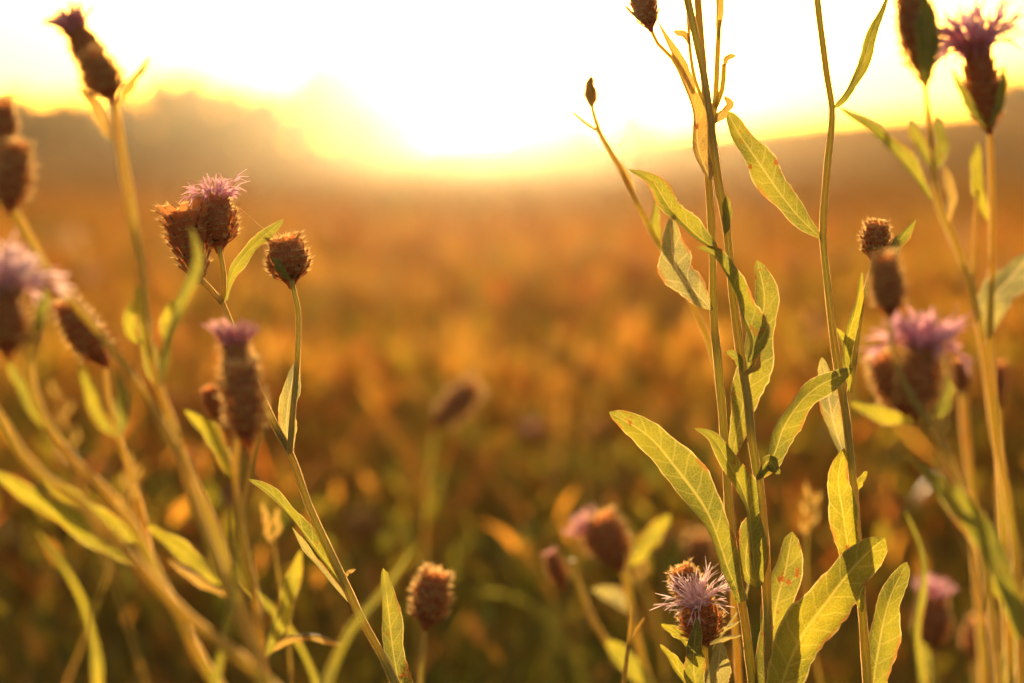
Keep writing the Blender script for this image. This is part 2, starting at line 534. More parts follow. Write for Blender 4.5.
def sheet(name, x0, x1, y0, y1, nx, ny, fn, mat):
    mb = MB()
    for j in range(ny + 1):
        for i in range(nx + 1):
            x = x0 + (x1 - x0) * i / nx; y = y0 + (y1 - y0) * (j / ny) ** 1.6
            mb.v.append((x, y, fn(x, y)))
    for j in range(ny):
        for i in range(nx):
            q = j * (nx + 1) + i
            mb.face((q, q + 1, q + nx + 2, q + nx + 1))
    return mb.build(name, [mat])
def gz(x, y):
    # level meadow that swells into a low rise towards the right and the far end
    k = min(1, max(0, (y - 28) / 68))
    k = k * k * (3 - 2 * k)
    s = 1 / (1 + math.exp(-(x - 10) / 4.5))
    return k * (1.75 * s + .80) + .02 * math.sin(x * .7) * math.sin(y * .5)
g = sheet('ground', -70, 70, -4, 168, 80, 90, gz, M['soil'])
tag(g, kind='structure')

# ------------------------------------------------------------ haze
hm, ht, hN, hL = nt('haze_air')
pv = hN.new('ShaderNodeVolumePrincipled'); ho = hN.new('ShaderNodeOutputMaterial')
pv.inputs['Color'].default_value = (1.0, .88, .66, 1)
pv.inputs['Density'].default_value = HAZE_DENSITY
pv.inputs['Anisotropy'].default_value = HAZE_G
hL.new(pv.outputs[0], ho.inputs['Volume'])
hb = MB()
X0, X1, Y0, Y1, Z0, Z1 = -72, 72, -5, 170, -1.03, 7.0
hb.v = [(X0, Y0, Z0), (X1, Y0, Z0), (X1, Y1, Z0), (X0, Y1, Z0), (X0, Y0, Z1), (X1, Y0, Z1), (X1, Y1, Z1), (X0, Y1, Z1)]
for f in ((0, 3, 2, 1), (4, 5, 6, 7), (0, 1, 5, 4), (1, 2, 6, 5), (2, 3, 7, 6), (3, 0, 4, 7)): hb.face(f)
tag(hb.build('haze', [hm], smooth=False), kind='stuff')

# ------------------------------------------------------------ trees on the far edge
M['bark'] = simple_material('bark', (.06, .04, .025), (.10, .07, .04), (.05, .03, .02), ft=0, scale=8)
M['crown'] = simple_material('tree_leaves', (.05, .050, .018), (.075, .065, .022), (.12, .08, .02), ft=.18, scale=2)
def crown_mesh(seed, n=13000):
    rg = random.Random(seed); mb = MB(); cl = []
    for _ in range(36):
        while True:
            c = Vector((rg.uniform(-1, 1), rg.uniform(-1, 1), rg.uniform(-1, 1)))
            if c.length < 1: break
        cl.append((Vector((c.x * .42, c.y * .40, .50 + c.z * .40)), rg.uniform(.09, .16)))
    for _ in range(n):
        c, r = rg.choice(cl)
        d = Vector((rg.gauss(0, 1), rg.gauss(0, 1), rg.gauss(0, 1))).normalized()
        p = c + d * r * rg.uniform(.1, 1.1)
        u = Vector((rg.gauss(0, 1), rg.gauss(0, 1), rg.gauss(0, 1))).normalized()
        v = u.cross(Vector((rg.gauss(0, 1), rg.gauss(0, 1), rg.gauss(0, 1)))).normalized()
        s = rg.uniform(.018, .034)
        b = len(mb.v)
        mb.v += [p - u * s, p + v * s * .6, p + u * s, p - v * s * .6]
        mb.face((b, b + 1, b + 2, b + 3))
    return mb.mesh('crown', [M['crown']], smooth=False)
def trunk_mesh(seed):
    rg = random.Random(seed); mb = MB()
    tube(mb, catmull([(0, 0, -.02, .035), (.01, 0, .2, .027), (-.01, .01, .45, .018), (0, 0, .75, .006)], .03), 8)
    for k in range(9):
        az = k * 2.4; h = .2 + .05 * k; e = .30 * rg.uniform(.7, 1)
        tube(mb, catmull([(0, 0, h, .013), (math.cos(az) * e * .5, math.sin(az) * e * .5, h + .12, .008), (math.cos(az) * e, math.sin(az) * e, h + .3, .003)], .05), 6)
    return mb.mesh('trunk', [M['bark']])
crowns = [crown_mesh(s) for s in (1, 2, 3)]; trunks = [trunk_mesh(s) for s in (1, 2, 3)]
TREES = [ # column px, top px, crown width px, distance, label
 (-14, 112, 60, 150, 'dark blurred tree at the left end of the far treeline'),
 (24, 118, 55, 160, 'low round tree in the far treeline behind the leftmost brown head'),
 (68, 118, 60, 152, 'far tree filling the dip left of the tall stacked flower heads'),
 (112, 102, 62, 150, 'far blurred tree rising behind the tall left stem'),
 (160, 98, 66, 156, 'far tree whose crown stands above the pale light disc'),
 (205, 92, 64, 150, 'rounded far tree above the pink flower of the left plant'),
 (248, 98, 54, 158, 'far tree just left of the bright gap in the treeline'),
 (286, 116, 42, 154, 'low far tree under the bright gap beside the tallest tree'),
 (325, 74, 56, 150, 'tallest far tree in the treeline, left half of the big crown'),
 (365, 80, 56, 154, 'tall glowing far tree right of the tallest crown'),
 (398, 122, 40, 150, 'sloping far tree at the left edge of the sun glare'),
 (535, 138, 50, 170, 'low golden bush on the horizon right of the sun glare'),
 (572, 136, 46, 172, 'second low golden bush on the horizon under the pale bud'),
 (632, 126, 34, 168, 'small lone far tree on the horizon between pale bud and tall stems'),
 (1004, 98, 44, 190, 'far tree at the right edge on top of the rise'),
 (1040, 90, 60, 190, 'far tree cut by the right picture edge'),
]
for i, (px, top, w, D, lab) in enumerate(TREES):
    D *= .62
    q = P(px, 158, D); zt = P(px, top - 30, D).z
    z0 = gz(q.x, q.y) - .45
    e = bpy.data.objects.new('far_tree', None); COL.objects.link(e)
    e.location = (q.x, q.y, z0); e.rotation_euler = (0, 0, i * 1.7)
    h = zt - z0; ww = w * 1.35 * D / FPX / .92
    tag(e, lab, 'tree', 'trees of the far treeline')
    for nm, me in (('trunk', trunks[i % 3]), ('crown', crowns[i % 3])):
        o = bpy.data.objects.new(nm, me); COL.objects.link(o); o.parent = e; o.scale = (ww, ww, h)

# ------------------------------------------------------------ grass (stuff)
def vcol_material(name, ft, gl=1.0):
    m, t, N, L = nt(name)
    at = N.new('ShaderNodeAttribute'); at.attribute_name = 'tint'
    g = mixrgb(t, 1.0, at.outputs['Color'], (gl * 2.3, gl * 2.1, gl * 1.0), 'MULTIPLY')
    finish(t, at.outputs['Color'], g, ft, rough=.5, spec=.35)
    return m
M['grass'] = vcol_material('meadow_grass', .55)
def grass():
    rs = np.random.RandomState(5)
    V, F, C = [], [], []; nv = 0
    def batch(n, y0, y1, hmin, hmax, w0, cols, probs, lean, seedhead=False, power=1.0, zoff=None, leafy=False, light_tone=1.0):
        nonlocal nv
        y = y0 + (y1 - y0) * rs.rand(n) ** power
        x = (rs.rand(n) * 2 - 1) * (y * .30 + .35)
        # clumping
        keep = (np.sin(x * 3.1 + y * 1.3) + np.sin(x * 1.3 - y * 2.7 + 1) + rs.randn(n) * .9) > -1.0
        x, y = x[keep], y[keep]; n = len(x)
        z = np.array([gz(a, b) for a, b in zip(x, y)])
        h = hmin + (hmax - hmin) * rs.rand(n)
        az = rs.rand(n) * 2 * np.pi; ln = h * (lean[0] + (lean[1] - lean[0]) * rs.rand(n))
        dx, dy = np.cos(az) * ln, np.sin(az) * ln
        fa = rs.rand(n) * np.pi; wx, wy = np.cos(fa), np.sin(fa) * .6
        w = w0 * (.6 + .8 * rs.rand(n))
        pat = np.sin(x * 5.3 / (1 + y * .25) * 3 + 1.7) * np.sin(y * 2.1 + x * 2) + .6 * np.sin(x * 9 - y * 4.3)
        ci = np.clip((rs.rand(n) * .72 + .14 + .14 * np.clip(pat, -1, 1)), 0, .999)
        col = np.array(cols)[np.searchsorted(np.cumsum(probs) / sum(probs), ci).clip(0, len(cols) - 1)] * (.78 + .44 * rs.rand(n, 1)) * (light_tone if np.isscalar(light_tone) else np.interp(y, [y0, y1], light_tone)[:, None])
        if zoff is not None: z = z + zoff[0] + (zoff[1] - zoff[0]) * rs.rand(n)
        prof = [(0, 1.0), (.35, .95), (.7, .7), (1.0, .06)] if not seedhead else [(0, .25), (.72, .2), (.78, 1.6), (.9, 2.0), (1.0, .3)]
        if leafy: prof = [(0, .15), (.3, .9), (.65, 1.0), (1.0, .08)]
        lv = len(prof)
        vv = np.zeros((n, lv, 2, 3))
        for i, (t, ww) in enumerate(prof):
            cx = x + dx * t ** 2; cyy = y + dy * t ** 2; cz = z + h * (t - .12 * t ** 3 * (ln / h) ** 2)
            for s, sg in ((0, -1), (1, 1)):
                vv[:, i, s, 0] = cx + sg * wx * w * ww; vv[:, i, s, 1] = cyy + sg * wy * w * ww; vv[:, i, s, 2] = cz
        V.append(vv.reshape(-1, 3))
        b = nv + np.arange(n)[:, None] * lv * 2
        for i in range(lv - 1):
            F.append(np.stack([b[:, 0] + 2 * i, b[:, 0] + 2 * i + 1, b[:, 0] + 2 * i + 3, b[:, 0] + 2 * i + 2], 1))
        C.append(np.repeat(col, lv * 2, axis=0)); nv += n * lv * 2
    G1, G2, G3 = (.095, .095, .016), (.16, .125, .018), (.07, .08, .016)
    T1, T2, RU, BR = (.30, .17, .042), (.27, .135, .03), (.27, .088, .024), (.17, .068, .025)
    batch(12000, 1.5, 5.0, .12, .30, .0019, [G1, G3, G2, T2, RU], [.30, .14, .30, .16, .10], (.3, 1.1), light_tone=(1.25, 1.8))
    batch(52000, 1.5, 7.0, .012, .032, .0036, [G1, G3, G2, T2, RU], [.22, .12, .30, .22, .14], (.3, 1.2), zoff=(.02, .36), leafy=True, light_tone=(1.15, 1.9))
    batch(2200, 1.9, 6.0, .24, .42, .0015, [T1, T2, RU, BR], [.3, .3, .25, .15], (.2, .6), True, light_tone=(1.5, 1.2))
    batch(64000, 2.5, 16, .025, .07, .0068, [G2, T1, T2, RU, BR], [.30, .20, .26, .16, .08], (.2, 1.2), power=1.4, zoff=(.06, .38), leafy=True, light_tone=(.80, .22))
    batch(14000, 4.0, 16, .22, .42, .005, [G2, T1, T2, RU, BR], [.22, .28, .25, .17, .08], (.3, .9), power=1.3, light_tone=(.7, .25))
    batch(6000, 4.0, 18, .30, .48, .004, [T1, T2, RU, BR], [.3, .3, .27, .13], (.1, .5), True, power=1.3, light_tone=(.7, .25))
    batch(34000, 15, 60, .15, .50, .018, [G2, T1, T2, RU, BR], [.22, .28, .27, .15, .08], (.2, .8), power=1.4, light_tone=(.28, .22))
    batch(22000, 50, 105, .25, .5, .035, [G2, T1, T2, RU, BR], [.20, .28, .29, .13, .10], (.1, .5), power=1.2, light_tone=(.28, .22))
    V = np.concatenate(V); F = np.concatenate(F); C = np.concatenate(C)
    me = bpy.data.meshes.new('grass')
    me.vertices.add(len(V)); me.vertices.foreach_set('co', V.ravel().astype(np.float32))
    me.loops.add(F.size); me.loops.foreach_set('vertex_index', F.ravel().astype(np.int32))
    me.polygons.add(len(F)); me.polygons.foreach_set('loop_start', np.arange(0, F.size, 4, dtype=np.int32))
    at = me.color_attributes.new('tint', 'FLOAT_COLOR', 'POINT')
    at.data.foreach_set('color', np.concatenate([C, np.ones((len(C), 1))], 1).ravel().astype(np.float32))
    me.update(calc_edges=True); me.validate()
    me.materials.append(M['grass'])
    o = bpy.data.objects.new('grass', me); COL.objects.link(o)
    tag(o, 'golden brown meadow grass, blurred behind the plants', 'grass', kind='stuff')
grass()

# ------------------------------------------------------------ knapweeds growing in the meadow behind
def local_head(root, p, dv, W, asp, kind, seed, florets=None, fm='wilt', mesh=None):
    o = bpy.data.objects.new('flower_head' if florets else 'seed_head', mesh or involucre_mesh(kind, asp, seed))
    COL.objects.link(o); o.parent = root; o.location = p; o.scale = (W, W, W)
    o.rotation_mode = 'QUATERNION'; o.rotation_quaternion = dv.to_track_quat('Z', 'Y')
    if florets:
        f = bpy.data.objects.new('florets', floret_mesh(florets, asp, seed + 9, M[fm])); COL.objects.link(f); f.parent = o
    return o
def meadow_proto(seed, h, pink):
    rg = random.Random(seed)
    e = bpy.data.objects.new('meadow_knapweed', None); COL.objects.link(e)
    main = [(0, 0, 0, .0022), (rg.gauss(0, .012), rg.gauss(0, .012), h * .4, .0019), (rg.gauss(0, .025), rg.gauss(0, .025), h * .75, .0015), (rg.gauss(0, .04), rg.gauss(0, .03), h, .0012)]
    rr = catmull(main, .02); mb = MB(); tube(mb, rr, 6); mb.build('stem', [M['stem_amber']], e)
    tip = Vector(rr[-1][:3]); dv = (tip - Vector(rr[-3][:3])).normalized()
    local_head(e, tip, dv, .014, 1.25, 'bud', seed, 'tuft' if pink else None)
    for k in range(3):
        t = .45 + .15 * k; b = Vector(rr[int(t * (len(rr) - 1))][:3]); az = rg.random() * 6.28; l = h * .26
        o = Vector((math.cos(az), math.sin(az), 0))
        r2 = catmull([(*b, .0013), (*(b + o * l * .3 + Vector((0, 0, l * .5))), .0011), (*(b + o * l * .42 + Vector((0, 0, l))), .0009)], .02)
        mb = MB(); tube(mb, r2, 6); mb.build('branch', [M['stem_amber']], e)
        local_head(e, Vector(r2[-1][:3]), (o * .2 + Vector((0, 0, 1))).normalized(), .013, 1.2, ('bud', 'open', 'bud')[k], seed + k + 1, 'wilt' if pink and k == 0 else None)
    for k in range(6):
        t = .12 + .12 * k; b = Vector(rr[int(t * (len(rr) - 1))][:3]); az = k * 2.4 + rg.random(); o = Vector((math.cos(az), math.sin(az), 0)); s = o.cross(Vector((0, 0, 1)))
        L = .07 * (1.2 - t * .6); mb = MB()
        for i in range(7):
            q = i / 6; w = .009 * (q ** .6 * (1 - q) ** .7) / .4
            c = b + o * L * q * .75 + Vector((0, 0, L * (q * .8 - .5 * q * q)))
            mb.v += [c - s * w + Vector((0, 0, w * .4)), c, c + s * w + Vector((0, 0, w * .4))]
        for i in range(6):
            for j in range(2): mb.face((i * 3 + j, i * 3 + j + 1, i * 3 + j + 4, i * 3 + j + 3), 0, [(j - 1, i * .01), (j, i * .01), (j, i * .01 + .01), (j - 1, i * .01 + .01)])
        mb.build('leaf', [M['leaf']], e)
    return e
def copy_tree(o, parent=None):
    c = o.copy(); COL.objects.link(c); c.parent = parent
    for ch in list(o.children): copy_tree(ch, c)
    return c
protos = [meadow_proto(11, .50, False), meadow_proto(23, .46, True), meadow_proto(37, .54, False)]
LABS = ['brown knapweed', 'pinkish knapweed', 'tall ragged knapweed']
rg = random.Random(99); used = [0, 0, 0]; cnt = 0
while cnt < 84:
    y = 2.1 + 9.2 * rg.random() ** 1.5; x = rg.uniform(-1, 1) * (y * .235 + .05)
    k = rg.choice((0, 0, 1, 2)); s = rg.uniform(.72, .98)
    # keep tall ones out of the clear middle of the picture
    if y < 2.4 and abs(x) < .3 : s *= .8
    o = protos[k] if not used[k] else copy_tree(protos[k])
    used[k] = 1
    o.location = (x, y, gz(x, y)); o.rotation_euler = (rg.gauss(0, .06), rg.gauss(0, .06), rg.random() * 6.28); o.scale = (s, s, s)
    px = 512 + x / y * FPX
    zone = ('far left behind the edge heads', 'behind the sharp slender left plant', 'left of the picture centre', 'right of the picture centre', 'behind the tall leafy plant', 'behind the near pink flower')[min(5, max(0, int(px / 171)))]
    row = ('in the nearest row', 'in the second row', 'in the middle distance', 'in the farthest row')[0 if y < 2.6 else 1 if y < 4 else 2 if y < 6.5 else 3]
    tag(o, LABS[k] + ' ' + zone + ', ' + row, 'wildflower', ('dried brown knapweeds in the meadow', 'pinkish knapweeds in the meadow', 'tall ragged knapweeds in the meadow')[k]); cnt += 1

# ================================================================= the plants in front
# ---- A: tall blurred stem with two stacked heads, top left
dA = .655
a = plant('tall blurred stem at top left with a pinkish head stacked over a brown bud', 205, dA)
make_stem(a, [(262, 690), (255, 648), (232, 581), (214, 528), (191, 476), (172, 425), (158, 385), (148, 339), (142, 275), (129, 206), (119, 146), (114, 104)], dA, 7, 3.6, 'stem_amber', True)
make_stem(a, [(146, 300), (141, 250), (132, 190), (122, 130), (116, 100)], dA + .02, 3, 1.5, 'stem_amber', name='branch')
make_head(a, (112, 98), (93, 60), 38, dA, 'bud', seed=3, fringe=1.7)
make_head(a, (96, 66), (78, 34), 34, dA + .012, 'slim', 'tuft', 'wilt', seed=4, fscale=1.35)
make_leaf(a, [(113, 142), (100, 118), (78, 88)], 13, dA, 'leaf_bud', roll=30)
make_leaf(a, [(117, 108), (128, 88), (150, 56)], 11, dA, 'leaf_bud', roll=35)
make_leaf(a, [(157, 390), (148, 350), (141, 315), (136, 285)], 16, dA + .03, 'leaf_yellow', roll=30)
make_leaf(a, [(159, 390), (166, 345), (178, 305), (195, 262), (190, 226)], 13, dA - .02, 'leaf', roll=50)
make_leaf(a, [(142, 345), (130, 335), (131, 300)], 14, dA + .03, 'leaf_yellow', roll=20)
make_leaf(a, [(166, 345), (166, 320), (180, 295)], 13, dA + .02, 'leaf_yellow', roll=20)

# ---- A2: brown heads at the left edge on the long slanting stem
dB = .64
a = plant('long slanting blurred stem with brown heads at the left picture edge', 225, dB)
make_stem(a, [(270, 690), (248, 640), (222, 575), (201, 520), (184, 470), (160, 418), (142, 390), (101, 335), (56, 282), (24, 228), (10, 204)], dB, 6.5, 4, 'stem_amber', True)
make_head(a, (10, 208), (16, 150), 38, dB, 'bud', seed=6, fringe=1.8)
make_head(a, (6, 160), (2, 108), 30, dB + .015, 'slim', seed=7, fringe=1.8)
make_leaf(a, [(12, 215), (-4, 190), (-12, 165)], 10, dB, 'leaf', roll=30)

# ---- A3: pale pink flower at the left edge
dC = .63
a = plant('pale pink open flower on a dark head at the left edge', 150, dC)
make_stem(a, [(190, 640), (158, 575), (127, 517), (101, 487), (68, 456), (48, 425), (36, 398), (29, 365), (35, 335), (14, 350)], dC, 7, 3.4, 'stem_amber', True)
make_head(a, (8, 352), (6, 296), 42, dC, 'bud', 'wide', 'palepink', seed=8, fringe=1.6, fscale=1.5)
make_leaf(a, [(35, 345), (38, 325), (47, 285)], 12, dC, 'leaf', roll=30)
make_leaf(a, [(46, 430), (28, 405), (8, 362)], 13, dC, 'leaf', roll=25)

# ---- A4: dark bud with yellow green leaves behind
dD = .68
a = plant('dark brown bud with broad yellow leaves below it, behind the slanting left stem', 190, dD)
make_stem(a, [(216, 690), (180, 614), (154, 569), (144, 524), (131, 476), (116, 430), (108, 395), (104, 362)], dD, 6, 3, 'stem_amber', True)
make_head(a, (104, 362), (68, 308), 36, dD, 'bud', seed=10, fringe=1.7)
make_leaf(a, [(118, 437), (100, 420), (90, 395), (80, 365)], 15, dD - .05, 'leaf_yellow', roll=10)
make_leaf(a, [(120, 440), (122, 410), (118, 370)], 14, dD - .05, 'leaf', roll=20)
make_leaf(a, [(154, 575), (110, 545), (60, 515), (-15, 468)], 24, dD - .01, 'leaf_yellow', roll=25, fold=10)
make_leaf(a, [(146, 545), (110, 525), (75, 503), (40, 478)], 22, dD, 'leaf_yellow', roll=20, fold=10)
make_leaf(a, [(146, 524), (180, 548), (222, 585)], 17, dD, 'leaf_yellow', roll=25)
make_leaf(a, [(168, 560), (200, 580), (228, 597)], 10, dD, 'leaf_bud', roll=25)

# ---- A5: orange stem in the lower left corner
dE = .61
a = plant('leafless amber stem crossing the left edge just above the long yellow leaves', 190, dE)
make_stem(a, [(170, 600), (120, 545), (75, 500), (45, 478), (22, 455), (4, 425), (-20, 390)], dE, 7, 5, 'stem_amber', True)

# ---- A6: blurred double head left of centre
dF = .665
a = plant('blurred pink topped double head in front of the sharp left plant', 262, dF)
make_stem(a, [(268, 690), (262, 650), (254, 590), (243, 535), (235, 476), (238, 432)], dF, 5.5, 3.5, 'stem_amber', True)
make_stem(a, [(254, 600), (243, 530), (250, 470), (262, 432)], dF + .01, 3.6, 3, 'stem_amber', name='branch')
make_stem(a, [(244, 520), (232, 470), (216, 420)], dF + .015, 3, 2, 'stem_amber', name='branch')
make_head(a, (246, 440), (243, 372), 40, dF, 'bud', seed=12, fringe=2.0)
make_head(a, (244, 392), (236, 352), 34, dF + .012, 'bud', 'tuft', 'wilt', seed=13, fringe=2.0, fscale=1.35)
make_head(a, (219, 418), (209, 390), 22, dF + .02, 'bud', seed=14)
make_leaf(a, [(234, 480), (212, 436), (184, 410)], 17, dF + .02, 'leaf_yellow', roll=20)
make_leaf(a, [(256, 600), (244, 570), (240, 535)], 17, dF, 'leaf_yellow', roll=25)
make_leaf(a, [(262, 662), (284, 610), (301, 550)], 18, dF + .03, 'leaf_yellow', roll=20)
make_leaf(a, [(262, 655), (300, 635), (345, 645)], 9, dF + .06, 'leaf_bud', roll=40)

# ---- B: sharp plant left of centre
d0 = .80
a = plant('sharp slender plant left of centre with two joined heads and a lone bud', 395, d0)
make_stem(a, [(398, 690), (380, 652), (361, 618), (342, 577), (312, 513), (290, 453), (275, 425), (252, 375), (233, 330), (222, 302)], d0, 4.2, 3.0, 'stem', True, hairs=30000, sides=12)
make_stem(a, [(222, 303), (209, 288), (197, 276)], d0, 2.8, 2.6, 'stem', name='branch', hairs=30000)
make_stem(a, [(222, 302), (224, 280), (219, 246)], d0 + .003, 2.6, 2.4, 'stem', name='branch', hairs=30000)
make_stem(a, [(290, 453), (292, 420), (296, 380), (298, 345), (298, 310), (291, 280)], d0 - .004, 2.8, 2.6, 'stem', name='branch', hairs=30000)
make_head(a, (198, 277), (184, 212), 35, d0, 'open', seed=20, fringe=1.2)
make_head(a, (219, 246), (214, 202), 35, d0 + .006, 'bud', 'wilt', 'pink', seed=21, fringe=1.1)
make_head(a, (291, 281), (285, 242), 35, d0, 'bud', seed=22, fringe=1.3)
make_leaf(a, [(290, 280), (281, 271), (270, 257)], 9, d0 - .01, 'leaf', roll=40, name='bract_leaf')
make_leaf(a, [(225, 300), (231, 276), (246, 254), (264, 236), (284, 219)], 13, d0, 'leaf', roll=30, a=.9, b=.7, neck=.35)
make_leaf(a, [(291, 452), (287, 428), (289, 395), (298, 357)], 19, d0 + .004, 'leaf_pale', roll=25, a=.5, b=.6)
make_leaf(a, [(290, 453), (283, 442), (275, 423)], 6, d0, 'leaf_pale', roll=30)
make_leaf(a, [(347, 590), (331, 569), (309, 539), (288, 511), (270, 492), (246, 478)], 16, d0, 'leaf', roll=35, a=.6, b=.8, fold=30)
make_leaf(a, [(348, 602), (326, 576), (308, 552), (292, 527)], 7, d0 + .01, 'leaf_pale', roll=50)
make_leaf(a, [(344, 578), (349, 572), (356, 569)], 4, d0, 'leaf_bud', roll=30)
make_leaf(a, [(412, 760), (402, 700), (392, 640), (383, 568)], 25, d0 + .01, 'leaf_spot', roll=20, a=.5, b=.5)

# ---- near blurred blade
a = plant('wide blurred grass blade leaning right in front of the sharp left stem', 300, .62, name='grass_blade', cat='shoot')
make_leaf(a, [(300, 1330), (305, 900), (322, 700), (350, 630), (385, 588), (418, 540)], 22, .62, 'leaf', roll=35, a=.2, b=.55, fold=25, serr=0)

# ---- lone fuzzy bud
dd = .93
a = plant('lone round brown bud with glowing rim at bottom, left of centre', 420, dd)
make_stem(a, [(420, 700), (422, 660), (426, 624)], dd, 2.5, 2, 'stem', True)
make_head(a, (426, 624), (435, 578), 31, dd, 'bud', seed=25, fringe=1.5)

# ---- tilted brown head in the middle distance
dd = 1.45
a = plant('tilted brown seed head floating blurred at the centre of the meadow', 425, dd)
make_stem(a, [(424, 560), (428, 480), (437, 425)], dd, 1.4, 1.2, 'stem_amber', True)
make_head(a, (436, 425), (473, 388), 24, dd, 'slim', seed=26, fringe=1.6)
for (px, py, w, d_, lab) in ((360, 527, 20, 2.0, 'small orange brown bud right of the sharp left stem, far out of focus'), (62, 582, 21, 2.0, 'brown bud out of focus low in the left corner'),
                             (5, 545, 20, 2.0, 'dim brown bud at the left edge below the long leaves'), (272, 572, 18, 2.1, 'faint brown bud between two yellow leaves at lower left'),
                             (698, 552, 25, 1.5, 'brown bud out of focus just above the sharp pink flower'), (668, 545, 16, 1.7, 'small rusty bud right of the blurred central pair')):
    a = plant(lab, px + 4, d_)
    make_stem(a, [(px + 3, py + 90), (px + 1, py + 50), (px, py + w * .6)], d_, 1.5, 1.2, 'stem_amber', True)
    make_head(a, (px, py + w * .6), (px + 3, py - w * .6), w, d_, 'bud', seed=int(px) % 91, fringe=1.4)

# ---- blurred group, bottom centre
dd = 1.08
a = plant('blurred plant at bottom centre with a faded pink head beside a brown one', 640, dd)
make_stem(a, [(652, 700), (640, 650), (632, 615), (626, 578), (618, 562)], dd, 4, 3, 'stem_amber', True)
make_stem(a, [(648, 690), (605, 640), (587, 606), (576, 575), (572, 560)], dd + .01, 3, 2.4, 'stem', name='branch')
make_stem(a, [(574, 568), (566, 580), (562, 584)], dd + .01, 1.6, 1.5, 'stem', name='branch')
make_head(a, (619, 566), (603, 520), 31, dd, 'bud', seed=30, fringe=1.3)
make_head(a, (612, 552), (592, 532), 28, dd + .012, 'bud', 'tuft', 'wilt', seed=31)
make_head(a, (563, 585), (551, 556), 17, dd + .01, 'slim', 'stub', 'pink', seed=32)
make_leaf(a, [(630, 566), (645, 545), (670, 514)], 19, dd, 'leaf_yellow', roll=15)
make_leaf(a, [(655, 692), (630, 665), (606, 640)], 21, dd - .02, 'leaf_yellow', roll=15)
make_leaf(a, [(634, 612), (615, 598), (592, 590)], 18, dd + .02, 'leaf_pale', roll=30)
a = plant('thin dry forked twig at bottom centre', 624, .86, name='dry_twig', cat='twig')
make_stem(a, [(622, 700), (627, 655), (630, 630), (632, 606)], .86, 2.2, 1.0, 'stem_amber', True)
make_stem(a, [(628, 648), (636, 632), (644, 618)], .86, 1.4, .8, 'stem_amber', name='branch')

# ---- H: sharp pink flower, bottom
d1 = .82
a = plant('sharp ragged pink flower with a brown bud behind it at bottom right of centre', 705, d1)
make_stem(a, [(706, 710), (706, 670), (704, 638)], d1, 3.2, 3, 'stem', True)
make_head(a, (705, 640), (698, 606), 35, d1, 'bud', 'wide', 'palepink', seed=40, fringe=1.2, fscale=.92, dtip=d1 - .006)
make_head(a, (696, 600), (681, 571), 25, d1 + .016, 'bud', seed=41, fringe=1.4)
make_leaf(a, [(693, 652), (680, 635), (661, 624)], 10, d1, 'leaf_yellow', roll=25)
make_leaf(a, [(703, 710), (694, 672), (697, 618)], 21, d1 - .02, 'leaf', roll=10, a=.5, b=.6)
make_leaf(a, [(700, 700), (680, 672), (660, 644)], 12, d1 - .01, 'leaf_yellow', roll=30)
make_leaf(a, [(719, 730), (716, 690), (721, 642)], 30, d1 - .03, 'leaf_pale', roll=10, a=.5, b=.6)
make_leaf(a, [(706, 640), (722, 630), (740, 621)], 5, d1, 'leaf_pale', roll=30)
make_leaf(a, [(704, 646), (722, 639), (742, 635)], 5, d1, 'leaf_pale', roll=30)
make_leaf(a, [(712, 650), (745, 595), (750, 560)], 3, d1 + .03, 'leaf_pale', roll=30)

# ---- C: the tall leafy plant right of centre
a = plant('tall sharp leafy plant right of centre with the thickest bundle of stems', 768, d0)
make_stem(a, [(770, 700), (766, 577), (761, 502), (752, 440), (747, 395), (741, 358), (734, 305), (726, 225), (719, 187), (711, 127), (704, 75), (693, 25), (686, -10), (680, -60)], d0, 4.6, 3.4, 'stem', True, hairs=30000, sides=12)
make_stem(a, [(755, 700), (743, 610), (732, 545), (726, 465), (720, 386), (714, 319), (712, 240), (708, 170), (706, 110), (701, 40), (697, -10), (694, -60)], d0 + .012, 4.4, 3.0, 'stem', True, hairs=30000, name='side_stem')
make_stem(a, [(711, 140), (716, 90), (718, 45), (719, 20)], d0 + .004, 2.6, 2.2, 'stem_amber', name='branch')
make_stem(a, [(715, 108), (722, 90), (724, 64)], d0 + .004, 2.4, 2.0, 'stem_amber', name='branch')
make_leaf(a, [(724, 66), (727, 58), (736, 55)], 6, d0, 'leaf_bud', roll=30)
make_leaf(a, [(713, 124), (722, 113), (728, 104), (724, 96)], 10, d0, 'leaf_bud', roll=30)
make_leaf(a, [(718, 40), (719, 10), (723, -35)], 10, d0, 'leaf_bud', roll=20)
make_stem(a, [(705, 105), (695, 80), (690, 50), (688, 15), (686, -30)], d0 + .01, 1.8, 1.3, 'stem_amber', name='branch')
make_leaf(a, [(690, 46), (684, 35), (673, 31)], 7, d0 + .01, 'leaf_bud', roll=30)
make_leaf(a, [(710, 180), (699, 150), (696, 112), (688, 88), (675, 55), (656, 18)], 21, d0 - .004, 'leaf_bud', roll=25, a=.45, b=1.1, fold=30)
make_stem(a, [(690, 92), (672, 58), (658, 44), (651, 29)], d0 + .01, 1.8, 1.6, 'stem_amber', name='branch')
make_head(a, (650, 27), (640, -8), 22, d0 + .01, 'slim', seed=45, fringe=1.2)
make_leaf(a, [(650, 26), (638, 18), (624, 5)], 4, d0 + .01, 'leaf_bud', roll=30)
make_leaf(a, [(717, 250), (703, 240), (688, 226), (670, 208), (650, 180), (628, 169)], 23, d0 - .004, 'leaf', roll=35, a=.55, b=.9, fold=35, roll2=20)
make_leaf(a, [(712, 310), (697, 293), (676, 268), (670, 218)], 33, d0 + .008, 'leaf_pale', roll=15, a=.75, b=.7)
make_leaf(a, [(725, 235), (727, 215), (726, 195)], 10, d0 - .004, 'leaf', roll=20)
